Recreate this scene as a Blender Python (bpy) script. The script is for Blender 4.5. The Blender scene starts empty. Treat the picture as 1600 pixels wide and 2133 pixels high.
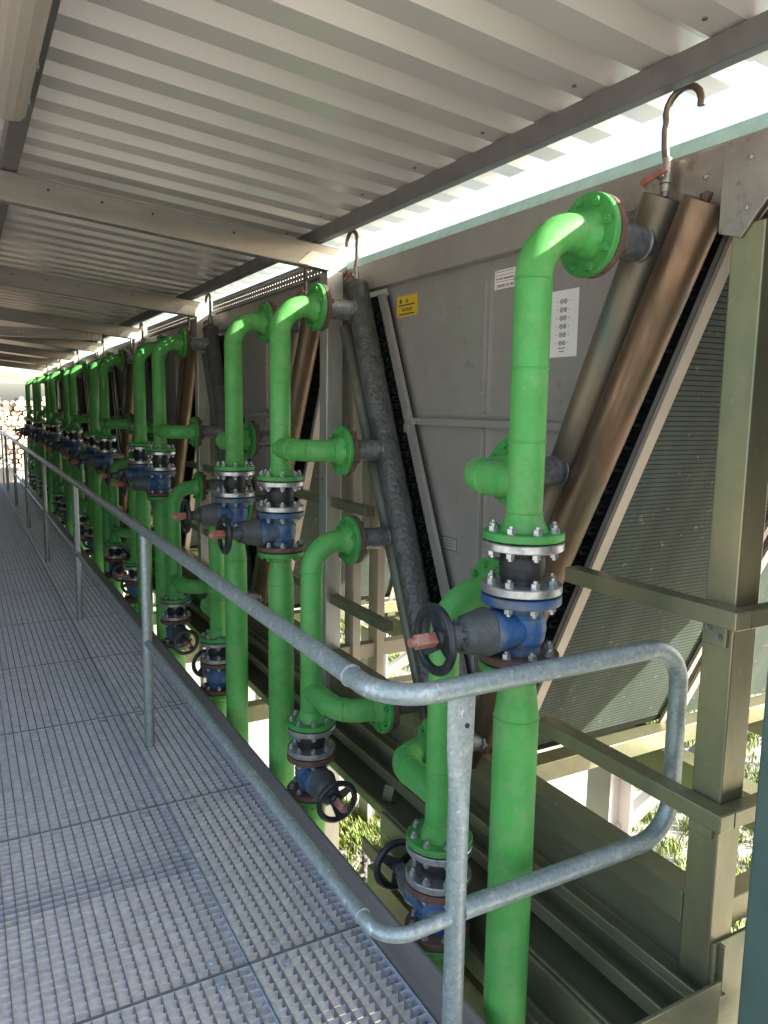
import bpy, bmesh, math, random
from mathutils import Vector, Matrix, Quaternion
random.seed(7)
SC = bpy.context.scene
COL = SC.collection
PI = math.pi

# ------------------------------------------------------------------ camera
cam_d = bpy.data.cameras.new('camera')
cam = bpy.data.objects.new('camera', cam_d)
COL.objects.link(cam)
R_ = (0.875461, -0.48306, 0.014866); U_ = (0.052186, 0.12507, 0.990774); F_ = (0.480463, 0.866609, -0.134703)
cam.matrix_world = Matrix(((R_[0], U_[0], -F_[0], 0.0), (R_[1], U_[1], -F_[1], 0.0), (R_[2], U_[2], -F_[2], 1.7), (0, 0, 0, 1)))
cam_d.sensor_fit = 'HORIZONTAL'; cam_d.sensor_width = 36.0; cam_d.lens = 35.76
cam_d.clip_start = 0.05; cam_d.clip_end = 2000
SC.camera = cam

# ------------------------------------------------------------------ light
SUN = Vector((0.62, -0.60, 0.43)).normalized()          # towards the sun
w = bpy.data.worlds.new('World'); SC.world = w; w.use_nodes = True
nt = w.node_tree
sky = nt.nodes.new('ShaderNodeTexSky'); sky.sky_type = 'NISHITA'; sky.sun_disc = False
sky.sun_elevation = math.asin(SUN.z); sky.sun_rotation = math.atan2(SUN.x, SUN.y)
sky.air_density = 1.0; sky.dust_density = 3.0; sky.ozone_density = 1.0
bg = nt.nodes['Background']; bg.inputs['Strength'].default_value = 0.15
nt.links.new(sky.outputs['Color'], bg.inputs['Color'])
sd = bpy.data.lights.new('sun', 'SUN'); sd.energy = 4.5; sd.angle = math.radians(0.5); sd.color = (1.0, 0.95, 0.87)
so = bpy.data.objects.new('sun', sd); COL.objects.link(so)
so.rotation_euler = SUN.to_track_quat('Z', 'Y').to_euler()
vs = SC.view_settings
vs.view_transform = 'Standard'; vs.look = 'None'; vs.gamma = 1.0; vs.use_curve_mapping = False
vs.exposure = 2.05
SC.cycles.use_denoising = True
SC.cycles.max_bounces = 8; SC.cycles.diffuse_bounces = 5; SC.cycles.glossy_bounces = 4

# ------------------------------------------------------------------ materials
MATS = {}
def mat(name, col, rough=0.5, metal=0.0, var=0.0, vscale=8.0, col2=None, spot=0.0, spotcol=(0.1, 0.08, 0.05), sscale=30.0, bump=0.0, bscale=60.0,
        stretch=(1, 1, 1), vor=False, sth=(0.55, 0.72), coat=0.0, spec=0.5, rvar=0.0, chip=0.0, chipcol=(0.3, 0.28, 0.24), cscale=70.0):
    m = bpy.data.materials.new(name); m.use_nodes = True
    n = m.node_tree.nodes; l = m.node_tree.links
    b = n['Principled BSDF']
    b.inputs['Roughness'].default_value = rough; b.inputs['Metallic'].default_value = metal
    b.inputs['Coat Weight'].default_value = coat; b.inputs['Specular IOR Level'].default_value = spec
    tc = n.new('ShaderNodeTexCoord'); mp = n.new('ShaderNodeMapping'); mp.inputs['Scale'].default_value = stretch
    geo = n.new('ShaderNodeNewGeometry')
    l.new(geo.outputs['Position'], mp.inputs['Vector'])      # world position: copies do not repeat
    out = None
    c2 = col2 or tuple(c * (1 - var) for c in col)
    if vor:
        t = n.new('ShaderNodeTexVoronoi'); t.inputs['Scale'].default_value = vscale
        sep = n.new('ShaderNodeSeparateColor'); l.new(t.outputs['Color'], sep.inputs['Color']); fac = sep.outputs[0]
    else:
        t = n.new('ShaderNodeTexNoise'); t.inputs['Scale'].default_value = vscale; t.inputs['Detail'].default_value = 6
        t.inputs['Roughness'].default_value = 0.6
        rp = n.new('ShaderNodeMapRange'); rp.inputs[1].default_value = 0.3; rp.inputs[2].default_value = 0.7
        l.new(t.outputs['Fac'], rp.inputs[0]); fac = rp.outputs[0]
    l.new(mp.outputs['Vector'], t.inputs['Vector'])
    mx = n.new('ShaderNodeMix'); mx.data_type = 'RGBA'
    mx.inputs[6].default_value = (*col, 1); mx.inputs[7].default_value = (*c2, 1)
    l.new(fac, mx.inputs[0]); out = mx.outputs[2]
    if rvar:
        rr = n.new('ShaderNodeMapRange'); rr.inputs[3].default_value = max(0.05, rough - rvar); rr.inputs[4].default_value = rough + rvar
        l.new(fac, rr.inputs[0]); l.new(rr.outputs[0], b.inputs['Roughness'])
    if spot:
        t2 = n.new('ShaderNodeTexNoise'); t2.inputs['Scale'].default_value = sscale; t2.inputs['Detail'].default_value = 8; t2.inputs['Roughness'].default_value = 0.7
        l.new(mp.outputs['Vector'], t2.inputs['Vector'])
        r2 = n.new('ShaderNodeMapRange'); r2.inputs[1].default_value = sth[0]; r2.inputs[2].default_value = sth[1]; r2.inputs[4].default_value = spot
        l.new(t2.outputs['Fac'], r2.inputs[0])
        m2 = n.new('ShaderNodeMix'); m2.data_type = 'RGBA'; m2.inputs[7].default_value = (*spotcol, 1)
        l.new(out, m2.inputs[6]); l.new(r2.outputs[0], m2.inputs[0]); out = m2.outputs[2]
    if chip:
        t4 = n.new('ShaderNodeTexNoise'); t4.inputs['Scale'].default_value = cscale; t4.inputs['Detail'].default_value = 3; t4.inputs['Roughness'].default_value = 0.55
        l.new(geo.outputs['Position'], t4.inputs['Vector'])
        r4 = n.new('ShaderNodeMapRange'); r4.inputs[1].default_value = 0.66; r4.inputs[2].default_value = 0.70; r4.inputs[4].default_value = chip
        l.new(t4.outputs['Fac'], r4.inputs[0])
        m4 = n.new('ShaderNodeMix'); m4.data_type = 'RGBA'; m4.inputs[7].default_value = (*chipcol, 1)
        l.new(out, m4.inputs[6]); l.new(r4.outputs[0], m4.inputs[0]); out = m4.outputs[2]
    l.new(out, b.inputs['Base Color'])
    if bump:
        t3 = n.new('ShaderNodeTexVoronoi' if vor else 'ShaderNodeTexNoise'); t3.inputs['Scale'].default_value = bscale
        l.new(mp.outputs['Vector'], t3.inputs['Vector'])
        bp = n.new('ShaderNodeBump'); bp.inputs['Strength'].default_value = bump; bp.inputs['Distance'].default_value = 0.004
        l.new(t3.outputs[0], bp.inputs['Height']); l.new(bp.outputs['Normal'], b.inputs['Normal'])
    MATS[name] = m
    return m

mat('green', (0.072, 0.395, 0.082), 0.58, col2=(0.062, 0.27, 0.05), vscale=4, spot=0.6, spotcol=(0.23, 0.36, 0.16), sscale=14, sth=(0.46, 0.76), bump=0.10, bscale=160, rvar=0.15, chip=0.6, chipcol=(0.26, 0.24, 0.17), cscale=55)
mat('green_flange', (0.062, 0.33, 0.07), 0.52, var=0.4, vscale=14, spot=0.65, spotcol=(0.17, 0.22, 0.10), sscale=22, bump=0.12, bscale=180, chip=0.6, chipcol=(0.20, 0.13, 0.08), cscale=70)
mat('zinc', (0.56, 0.58, 0.58), 0.38, 0.85, var=0.4, vscale=40, spot=0.6, spotcol=(0.22, 0.20, 0.17), sscale=40)
mat('galv', (0.40, 0.47, 0.465), 0.46, 0.55, col2=(0.29, 0.355, 0.36), vscale=120, vor=True, spot=0.6, spotcol=(0.72, 0.74, 0.72), sscale=24, sth=(0.56, 0.70), chip=0.7, chipcol=(0.75, 0.75, 0.73), cscale=45, bump=0.08, bscale=120)
mat('galv_grate', (0.62, 0.65, 0.70), 0.55, 0.25, col2=(0.42, 0.45, 0.50), vscale=30, spot=0.35, spotcol=(0.20, 0.17, 0.14), sscale=6, sth=(0.55, 0.75))
mat('grate_bar_shade', (0.30, 0.305, 0.32), 0.55, 0.3, col2=(0.20, 0.20, 0.21), vscale=20, spot=0.4, spotcol=(0.13, 0.10, 0.08), sscale=9)  # darker copy of the grating metal: shade along the long bars painted in
mat('steel_plate', (0.30, 0.28, 0.27), 0.55, 0.5, var=0.3, vscale=6, spot=0.3, spotcol=(0.16, 0.12, 0.09), sscale=14, stretch=(1, .3, 3))
mat('rubber', (0.018, 0.019, 0.02), 0.55, var=0.3, vscale=20, spot=0.15, spotcol=(0.08, 0.075, 0.06), sscale=20)
mat('wheel', (0.016, 0.022, 0.028), 0.38, var=0.3, vscale=20, spot=0.35, spotcol=(0.11, 0.115, 0.11), sscale=28)
mat('blue', (0.012, 0.09, 0.27), 0.48, col2=(0.02, 0.075, 0.17), vscale=14, spot=0.9, spotcol=(0.13, 0.14, 0.115), sscale=15, sth=(0.44, 0.62), bump=0.3, bscale=60)
mat('valve_grey', (0.075, 0.088, 0.09), 0.55, var=0.4, vscale=18, spot=0.5, spotcol=(0.18, 0.19, 0.16), sscale=25, bump=0.2, bscale=90)
mat('rust', (0.14, 0.075, 0.055), 0.75, var=0.5, vscale=22, spot=0.6, spotcol=(0.24, 0.20, 0.15), sscale=24, bump=0.3, bscale=90)
mat('red', (0.42, 0.12, 0.085), 0.55, var=0.3, vscale=40, spot=0.75, spotcol=(0.40, 0.31, 0.24), sscale=30, sth=(.45,.62))
mat('copper', (0.25, 0.15, 0.095), 0.42, 0.75, col2=(0.13, 0.09, 0.055), vscale=11, spot=0.75, spotcol=(0.085, 0.10, 0.07), sscale=9, sth=(.44,.68), stretch=(1, 1, .22), rvar=0.16, bump=0.08, bscale=120)
mat('copper_patina', (0.26, 0.17, 0.11), 0.48, 0.6, col2=(0.12, 0.15, 0.12), vscale=7, spot=0.7, spotcol=(0.08, 0.14, 0.11), sscale=7, stretch=(1, 1, .3))
mat('header_grey', (0.15, 0.155, 0.12), 0.5, 0.3, var=0.4, vscale=9, spot=0.4, spotcol=(0.20, 0.17, 0.11), sscale=12)
mat('nipple', (0.30, 0.31, 0.31), 0.45, 0.6, col2=(0.12, 0.13, 0.13), vscale=45, spot=0.4, spotcol=(0.5, 0.52, 0.5), sscale=70)
mat('insulation', (0.085, 0.086, 0.078), 0.42, var=0.4, vscale=30, bump=1.0, bscale=60, vor=True, spot=0.3, spotcol=(0.15, 0.15, 0.13), sscale=8)
mat('panel', (0.42, 0.395, 0.36), 0.36, 0.45, var=0.18, vscale=3, spot=0.3, spotcol=(0.26, 0.245, 0.215), sscale=5, chip=0.35, chipcol=(0.2, 0.18, 0.15), cscale=25, bump=0.02, bscale=30, rvar=0.1)
mat('alu', (0.52, 0.51, 0.46), 0.42, 0.6, var=0.2, vscale=9, spot=0.35, spotcol=(0.30, 0.27, 0.20), sscale=10, stretch=(2, 2, .4))
mat('beam', (0.30, 0.285, 0.26), 0.45, 0.6, var=0.3, vscale=7, spot=0.4, spotcol=(0.22, 0.20, 0.17), sscale=9, stretch=(.4, 1, 2))
mat('purlin', (0.22, 0.205, 0.20), 0.5, 0.5, var=0.25, vscale=10, spot=0.3, spotcol=(0.12, 0.1, 0.09), sscale=14)
mat('roof', (0.66, 0.62, 0.58), 0.32, 0.32, var=0.06, vscale=1.5, spot=0.35, spotcol=(0.36, 0.31, 0.24), sscale=22, sth=(0.64, 1.0), rvar=0.04, stretch=(.5, 1.6, 1))
mat('bronze', (0.46, 0.40, 0.35), 0.35, 0.75, var=0.3, vscale=7, spot=0.5, spotcol=(0.20, 0.13, 0.09), sscale=26, sth=(0.55, 0.66))
mat('tealpole', (0.085, 0.145, 0.12), 0.4, var=0.25, vscale=6, spot=0.3, spotcol=(0.12, 0.14, 0.10), sscale=9)
mat('teal', (0.58, 0.84, 0.77), 0.5, 0.0, var=0.2, vscale=20, spot=0.4, spotcol=(0.65, 0.72, 0.68), sscale=60)
mat('fin', (0.080, 0.105, 0.085), 0.6, 0.0, var=0.4, vscale=5, spot=0.45, spotcol=(0.13, 0.125, 0.10), sscale=7, spec=0.15, stretch=(1.6, .3, .3), chip=0.5, chipcol=(0.25, 0.25, 0.22), cscale=40)
mat('fin_black', (0.012, 0.014, 0.014), 0.6, var=0.4, vscale=30, spec=0.15)
mat('base', (0.30, 0.28, 0.165), 0.36, 0.5, col2=(0.15, 0.17, 0.105), vscale=4, spot=0.5, spotcol=(0.20, 0.16, 0.10), sscale=6, stretch=(1, .35, 1), rvar=0.14, chip=0.5, chipcol=(0.33, 0.31, 0.25), cscale=35)
mat('olive', (0.36, 0.315, 0.18), 0.34, 0.6, col2=(0.19, 0.20, 0.125), vscale=6, spot=0.4, spotcol=(0.24, 0.18, 0.10), sscale=7, stretch=(1, 1, .4), chip=0.5, chipcol=(0.34, 0.31, 0.24), cscale=35)
mat('cream', (0.52, 0.45, 0.36), 0.5, 0.3, var=0.2, vscale=6, spot=0.3, spotcol=(0.33, 0.26, 0.18), sscale=8)
mat('column', (0.55, 0.53, 0.52), 0.5, 0.3, var=0.15, vscale=6, spot=0.25, spotcol=(0.36, 0.32, 0.29), sscale=8)
mat('yellow', (0.62, 0.42, 0.02), 0.45, var=0.1, vscale=8)
mat('paper', (0.72, 0.70, 0.67), 0.55, var=0.08, vscale=8)
mat('ink', (0.07, 0.06, 0.055), 0.6, var=0.2, vscale=30)
mat('inkred', (0.33, 0.12, 0.11), 0.6, var=0.2, vscale=30)
mat('brass', (0.40, 0.36, 0.29), 0.38, 0.8, var=0.35, vscale=30)
mat('tube_dark', (0.24, 0.20, 0.16), 0.36, 0.8, var=0.35, vscale=14)
mat('lampgrey', (0.45, 0.45, 0.43), 0.5, var=0.15, vscale=8)
mat('acryl', (0.44, 0.385, 0.33), 0.25, var=0.2, vscale=9, stretch=(1, .15, 1), bump=0.2, bscale=60, coat=0.3)
mat('ground', (0.46, 0.43, 0.38), 0.9, col2=(0.34, 0.32, 0.27), vscale=1.2, spot=0.6, spotcol=(0.24, 0.25, 0.14), sscale=0.8, bump=0.5, bscale=18)
mat('grass', (0.12, 0.20, 0.03), 0.6, col2=(0.22, 0.25, 0.06), vscale=3)
mat('stone', (0.25, 0.23, 0.23), 0.8, var=0.5, vscale=8)
mat('log_end', (0.60, 0.48, 0.34), 0.8, col2=(0.36, 0.25, 0.16), vscale=7)
mat('bark', (0.30, 0.22, 0.15), 0.9, var=0.4, vscale=9)
mat('timber', (0.46, 0.27, 0.17), 0.6, col2=(0.33, 0.18, 0.11), vscale=4, stretch=(.3, 1, 2), spot=0.4, spotcol=(0.12, 0.07, 0.05), sscale=5, sth=(0.62, 0.7))
mat('concrete', (0.40, 0.385, 0.36), 0.85, var=0.25, vscale=3, bump=0.2, bscale=50)
mat('wall_blocker', (0.12, 0.115, 0.11), 0.85, var=0.15, vscale=1.5, bump=0.2, bscale=40)
mat('asphalt', (0.16, 0.155, 0.15), 0.9, var=0.3, vscale=4, bump=0.3, bscale=60)

# ------------------------------------------------------------------ mesh helpers
class MB:
    def __init__(s): s.v = []; s.f = []; s.sm = []; s.mi = []; s.cur = 0
    def add(s, vs_, fs, smooth=False):
        o = len(s.v); s.v += [tuple(p) for p in vs_]
        for i, f in enumerate(fs):
            s.f.append([o + k for k in f]); s.sm.append(smooth if isinstance(smooth, bool) else smooth[i]); s.mi.append(s.cur)
        return s
    def box(s, x0, x1, y0, y1, z0, z1):
        return s.add([(x0, y0, z0), (x1, y0, z0), (x1, y1, z0), (x0, y1, z0), (x0, y0, z1), (x1, y0, z1), (x1, y1, z1), (x0, y1, z1)],
                     [(0, 3, 2, 1), (4, 5, 6, 7), (0, 1, 5, 4), (1, 2, 6, 5), (2, 3, 7, 6), (3, 0, 4, 7)])
    def obox(s, c, sx, sy, sz):       # oriented box: centre, three full axis vectors
        c = Vector(c); a = Vector(sx) / 2; b = Vector(sy) / 2; d = Vector(sz) / 2
        P = [c - a - b - d, c + a - b - d, c + a + b - d, c - a + b - d, c - a - b + d, c + a - b + d, c + a + b + d, c - a + b + d]
        return s.add(P, [(0, 3, 2, 1), (4, 5, 6, 7), (0, 1, 5, 4), (1, 2, 6, 5), (2, 3, 7, 6), (3, 0, 4, 7)])
    def prism(s, poly, a, b, ax='x'):  # polygon in the other two axes, extruded from a to b along ax
        n = len(poly)
        def P(t, q): return (t, q[0], q[1]) if ax == 'x' else ((q[0], t, q[1]) if ax == 'y' else (q[0], q[1], t))
        V = [P(a, q) for q in poly] + [P(b, q) for q in poly]
        return s.add(V, [tuple(range(n))[::-1], tuple(range(n, 2 * n))] + [(i, (i + 1) % n, n + (i + 1) % n, n + i) for i in range(n)])
    def ring(s, c, u, v, r, seg): return [Vector(c) + (Vector(u) * math.cos(2 * PI * i / seg) + Vector(v) * math.sin(2 * PI * i / seg)) * r for i in range(seg)]
    def lathe(s, prof, o, ax, seg=24, caps=True, split=True):  # prof: list of (radius, distance along ax)
        ax = Vector(ax).normalized(); u = ax.orthogonal().normalized(); v = ax.cross(u); o = Vector(o)
        if ax.length and abs(ax.z) > .9: u = Vector((1, 0, 0)); v = ax.cross(u)
        for k in range(len(prof) - 1):
            (r0, t0), (r1, t1) = prof[k], prof[k + 1]
            A = s.ring(o + ax * t0, u, v, r0, seg); B = s.ring(o + ax * t1, u, v, r1, seg)
            s.add(A + B, [(i, (i + 1) % seg, seg + (i + 1) % seg, seg + i) for i in range(seg)], True)
        if caps:
            for (r, t) in (prof[0], prof[-1]):
                if r > 1e-6: s.add(s.ring(o + ax * t, u, v, r, seg), [tuple(range(seg))])
        return s
    def cyl(s, p0, p1, r, seg=20, bev=0.0, caps=True):
        p0 = Vector(p0); d = Vector(p1) - p0; L = d.length
        pr = [(r, 0), (r, L)] if not bev else [(r - bev, 0), (r, bev), (r, L - bev), (r - bev, L)]
        return s.lathe(pr, p0, d, seg, caps)
    def tube(s, pts, r, seg=16, caps=True):
        P = [Vector(p) for p in pts]; n = len(P); T = []
        for i in range(n):
            a = P[min(i + 1, n - 1)] - P[max(i - 1, 0)]; T.append(a.normalized())
        u = T[0].orthogonal().normalized(); V = []; rings = []
        for i in range(n):
            u = (u - T[i] * u.dot(T[i])).normalized(); v = T[i].cross(u)
            rr = r[i] if isinstance(r, (list, tuple)) else r
            rings.append(s.ring(P[i], u, v, rr, seg)); V += rings[-1]
        F = [(i * seg + j, i * seg + (j + 1) % seg, (i + 1) * seg + (j + 1) % seg, (i + 1) * seg + j) for i in range(n - 1) for j in range(seg)]
        s.add(V, F, True)
        if caps: s.add(rings[0], [tuple(range(seg))[::-1]]); s.add(rings[-1], [tuple(range(seg))])
        return s
    def torus(s, c, ax, R, r, n=36, m=10, sq=1.0):
        ax = Vector(ax).normalized(); u = ax.orthogonal().normalized(); v = ax.cross(u); c = Vector(c); V = []
        for i in range(n):
            d = u * math.cos(2 * PI * i / n) + v * math.sin(2 * PI * i / n)
            for j in range(m):
                V.append(c + d * (R + r * math.cos(2 * PI * j / m)) + ax * (r * sq * math.sin(2 * PI * j / m)))
        return s.add(V, [(i * m + j, ((i + 1) % n) * m + j, ((i + 1) % n) * m + (j + 1) % m, i * m + (j + 1) % m) for i in range(n) for j in range(m)], True)
    def mesh(s, name, mats):
        me = bpy.data.meshes.new(name); me.from_pydata(s.v, [], s.f)
        me.polygons.foreach_set('use_smooth', s.sm); me.polygons.foreach_set('material_index', s.mi)
        for m in (mats if isinstance(mats, (list, tuple)) else [mats]): me.materials.append(MATS[m])
        bm = bmesh.new(); bm.from_mesh(me); bmesh.ops.recalc_face_normals(bm, faces=bm.faces); bm.to_mesh(me); bm.free()
        return me
    def build(s, name, m, parent=None, bevel=0.0, kind=None):
        return link(name, s.mesh(name, m), parent, bevel, kind)

def link(name, me, parent=None, bevel=0.0, kind=None, loc=None):
    o = bpy.data.objects.new(name, me); COL.objects.link(o); o.parent = parent
    if loc: o.location = loc
    if kind: o['kind'] = kind
    if bevel:
        b = o.modifiers.new('bevel', 'BEVEL'); b.width = bevel; b.segments = 2; b.limit_method = 'ANGLE'; b.angle_limit = math.radians(40)
    return o
def tag(o, label=None, cat=None, group=None, kind=None):
    for k, v in (('label', label), ('category', cat), ('group', group), ('kind', kind)):
        if v: o[k] = v
    return o
def empty(name, loc=(0, 0, 0)):
    o = bpy.data.objects.new(name, None); COL.objects.link(o); o.location = loc; o.empty_display_size = 0.1
    return o
def copy_tree(o, parent=None):
    c = o.copy(); COL.objects.link(c); c.parent = parent
    for ch in list(o.children): copy_tree(ch, c)
    return c
def arc(c, a, b, n=8):        # quarter arc about c from c+a to c+b
    c = Vector(c); a = Vector(a); b = Vector(b)
    return [c + a * math.cos(t * PI / 2 / n) + b * math.sin(t * PI / 2 / n) for t in range(n + 1)]

def hexm(r, h):
    return [(r * math.cos(k * PI / 3), r * math.sin(k * PI / 3)) for k in range(6)]
_b = MB(); _b.lathe([(0.0125, 0), (0.0125, 0.002)], (0, 0, 0), (0, 0, 1), 12)
_b.prism(hexm(0.0112, 0), 0.002, 0.0135, 'z'); _b.cyl((0, 0, .0135), (0, 0, .020), 0.0062, 10)
BOLT = _b.mesh('bolt', 'zinc')
_b = MB(); _b.prism(hexm(0.0115, 0), 0.0, 0.012, 'z'); _b.cyl((0, 0, .012), (0, 0, .016), 0.006, 8)
BOLT_G = _b.mesh('bolt_painted', 'green_flange')

def flange(name, parent, p, ax, t, R, m, bolts=1, bolt=BOLT, near=True, bore=None):
    """disc from p along ax by t; bolts on the far side (1), near side (-1) or none (0)"""
    p = Vector(p); ax = Vector(ax).normalized(); mb = MB()
    mb.lathe([(R - .0025, 0), (R, .0025), (R, t - .0025), (R - .0025, t)], p, ax, 40)
    if bolts:
        q = ax.to_track_quat('Z', 'Y'); d = 1 if bolts > 0 else -1
        if d < 0: q = (-ax).to_track_quat('Z', 'Y')
        base = p + ax * (t if d > 0 else 0)
        u = ax.orthogonal().normalized()
        if abs(ax.z) > .9: u = Vector((1, 0, 0))
        v = ax.cross(u); spots = []
        for k in range(8):
            a = (k + .5) * PI / 4 + .12
            spots.append(base + (u * math.cos(a) + v * math.sin(a)) * R * 0.80)
        if near:
            f = mb.build(name, m, parent)
            for sp in spots:
                b = link('bolt', bolt, f); b.location = sp; b.rotation_mode = 'QUATERNION'; b.rotation_quaternion = q
            return f
        else:
            mb.cur = 0
            for sp in spots:
                e = q @ Vector((0, 0, 1)); mb.cyl(sp, sp + e * .013, .0115, 6)
    return mb.build(name, m, parent)

RP, RL, RF = 0.0445, 0.057, 0.10
def weld(mb, c, ax, r): mb.torus(c, ax, r + .0005, .0022, 28, 6)

def handwheel(parent, c, ax, stemlen, near):
    """c: hub centre, ax: towards the operator"""
    c0 = Vector(c); c = Vector((0, 0, 0)); ax = Vector(ax).normalized(); mb = MB()
    mb.torus(c, ax, 0.0745, 0.0125, 40 if near else 20, 10 if near else 6, 0.8)
    u = ax.orthogonal().normalized(); v = ax.cross(u)
    for k in range(3):
        a = k * 2 * PI / 3 + .5; d = u * math.cos(a) + v * math.sin(a); e = ax.cross(d)
        P = [c + d * .018 + e * .020 - ax * .018, c + d * .018 - e * .020 - ax * .018, c + d * .070 - e * .012 - ax * .004, c + d * .070 + e * .012 - ax * .004]
        Q = [p + ax * .008 for p in P]
        mb.add(P + Q, [(0, 1, 2, 3), (4, 7, 6, 5), (0, 4, 5, 1), (1, 5, 6, 2), (2, 6, 7, 3), (3, 7, 4, 0)])
    mb.lathe([(.024, -.03), (.026, -.022), (.026, -.008), (.019, -.002)], c, ax, 20)
    wh = mb.build('handwheel', 'wheel', parent); wh.location = c0; wh.rotation_mode = 'QUATERNION'
    sm = MB(); c = c0
    sm.obox(c + ax * (stemlen / 2 - .002), u * .030, v * .024, ax * stemlen)
    sm.cyl(c + ax * (stemlen - .004), c + ax * (stemlen + .010), .011, 12)
    sm.build('indicator', 'red', parent, bevel=.003)
    return wh

def valve(parent, z1, z0, ax, near, dx=0.0):
    """gate valve between flanges at heights z0..z1; handwheel along ax"""
    ax = Vector(ax).normalized(); zc = (z0 + z1) / 2; c = Vector((0, 0, zc)); h = (z1 - z0) / 2
    mb = MB()
    mb.lathe([(.052, -h), (.053, -h * .7), (.062, -h * .45), (.066, 0), (.062, h * .45), (.053, h * .7), (.052, h)], c, (0, 0, 1), 28)
    up = Vector((0, 0, 1)); sd_ = ax.cross(up)
    # oval neck towards the bonnet
    V = []; seg = 24; ts = (0.0, .06, .095, .10)
    for t, a, b in ((0, .060, .050), (.075, .062, .052), (.098, .066, .056), (.106, .060, .050)):
        V.append([c + ax * t + sd_ * (a * math.cos(2 * PI * i / seg)) + up * (b * math.sin(2 * PI * i / seg)) for i in range(seg)])
    mb.add(sum(V, []), [(k * seg + i, k * seg + (i + 1) % seg, (k + 1) * seg + (i + 1) % seg, (k + 1) * seg + i) for k in range(3) for i in range(seg)], True)
    if near:   # raised casting marks on the side facing the walkway
        for row, n_ in ((0.018, 4), (-0.002, 5), (-0.022, 3)):
            for k in range(n_):
                yy = -.028 + k * .0125 + (.006 if row < 0 else 0)
                d = Vector((-1, -.55, 0)).normalized() if abs(ax.x) > .5 else Vector((-1, 0, 0))
                e = d.cross(up)
                mb.obox(c + d * .0640 + e * (yy * -1) * .9 + up * row - d * abs(yy) ** 2 * 7, d * .006, e * .006, up * .011)
    vb = mb.build('valve_body', 'blue', parent)
    b = MB()
    b.lathe([(.058, .100), (.060, .108), (.055, .130), (.048, .165), (.040, .180), (.030, .186), (.026, .205), (.022, .226)], c, ax, 26)
    if near:
        for k in range(10):
            a = k * 2 * PI / 10
            d = sd_ * math.cos(a) + up * math.sin(a)
            b.obox(c + ax * .186 + d * .034, ax * .012, d * .014, ax.cross(d) * .005)
    b.build('bonnet', 'valve_grey', vb)
    handwheel(vb, c + ax * .252, ax, .058, near)
    return vb

def bellows(parent, z0, z1):
    h = z1 - z0; mb = MB()
    mb.lathe([(.053, 0), (.0525, h * .12), (.055, h * .3), (.0575, h * .5), (.056, h * .72), (.053, h * .88), (.0535, h)], (0, 0, z0), (0, 0, 1), 28)
    for t in (.2, .8): mb.torus((0, 0, z0 + h * t), (0, 0, 1), .0545, .0018, 28, 6)
    return mb.build('rubber_joint', 'rubber', parent)

GROUND = -1.3
def riser_upper(s, near):
    r = empty('return_pipe')
    R = .118; zt = 2.125
    mb = MB()
    mb.tube([(0, 0, 1.405), (0, 0, 1.7), (0, 0, zt - R)] + [tuple(p) for p in arc((R, 0, zt - R), (-R, 0, 0), (0, 0, R), 10)][1:] + [(.158, 0, zt)], RP, 28 if near else 16)
    if near:
        for z in (1.452, 1.625, 1.80, zt - R): weld(mb, (0, 0, z), (0, 0, 1), RP)
        weld(mb, (R, 0, zt), (1, 0, 0), RP)
    mb.lathe([(.062, 0), (.055, .012), (.047, .030), (.0447, .045)], (0, 0, 1.408), (0, 0, 1), 28, False)
    mb.lathe([(.0447, -.048), (.047, -.03), (.055, -.012), (.062, 0)], (.158, 0, zt), (1, 0, 0), 28, False)
    mb.build('pipe', 'green', r)
    # side branch
    zb = 1.525; RB = .112; D = .262
    b = MB()
    b.tube([(0, .012 * s, zb), (0, (D - RB) * s, zb)] + [tuple(p) for p in arc((RB, (D - RB) * s, zb), (-RB, 0, 0), (0, RB * s, 0), 10)][1:] + [(.160, D * s, zb)], RP, 28 if near else 16)
    if near:
        weld(b, (0, (D - RB) * s, zb), (0, 1, 0), RP); weld(b, (RB, D * s, zb), (1, 0, 0), RP)
        q = arc((RB, (D - RB) * s, zb), (-RB, 0, 0), (0, RB * s, 0), 10); weld(b, q[5], q[6] - q[4], RP)
    b.lathe([(.0447, -.04), (.05, -.02), (.06, 0)], (.158, D * s, zb), (1, 0, 0), 28, False)
    b.build('branch', 'green', r)
    for y, z in ((0, zt), (D * s, zb)):
        flange('flange', r, (.156, y, z), (1, 0, 0), .018, RF, 'green_flange', -1, BOLT_G, near)
    flange('flange', r, (0, 0, 1.388), (0, 0, 1), .020, RF, 'green_flange', 1, BOLT, near)
    flange('joint_flange', r, (0, 0, 1.363), (0, 0, 1), .021, RF, 'zinc', -1, BOLT, near)
    bellows(r, 1.278, 1.364)
    flange('joint_flange', r, (0, 0, 1.256), (0, 0, 1), .022, RF, 'zinc', 1, BOLT, near)
    flange('valve_flange', r, (0, 0, 1.228), (0, 0, 1), .023, RF, 'blue', -1, BOLT, near)
    valve(r, 1.232, 1.098, (-1, 0, 0), near)
    flange('valve_flange', r, (0, 0, 1.082), (0, 0, 1), .020, RF, 'rust', 1, BOLT, near)
    flange('flange', r, (0, 0, 1.056), (0, 0, 1), .021, RF, 'green_flange', -1, BOLT_G, near)
    m = MB()
    m.lathe([(.0445, 1.06), (.0445, 1.035), (.047, 1.01), (.054, .955), (RL, .935), (RL, GROUND)], (0, 0, 0), (0, 0, 1), 28, False)
    if near:
        weld(m, (0, 0, .930), (0, 0, 1), RL); weld(m, (0, 0, 1.03), (0, 0, 1), RP)
    m.build('lower_pipe', 'green', r)
    return r

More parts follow.
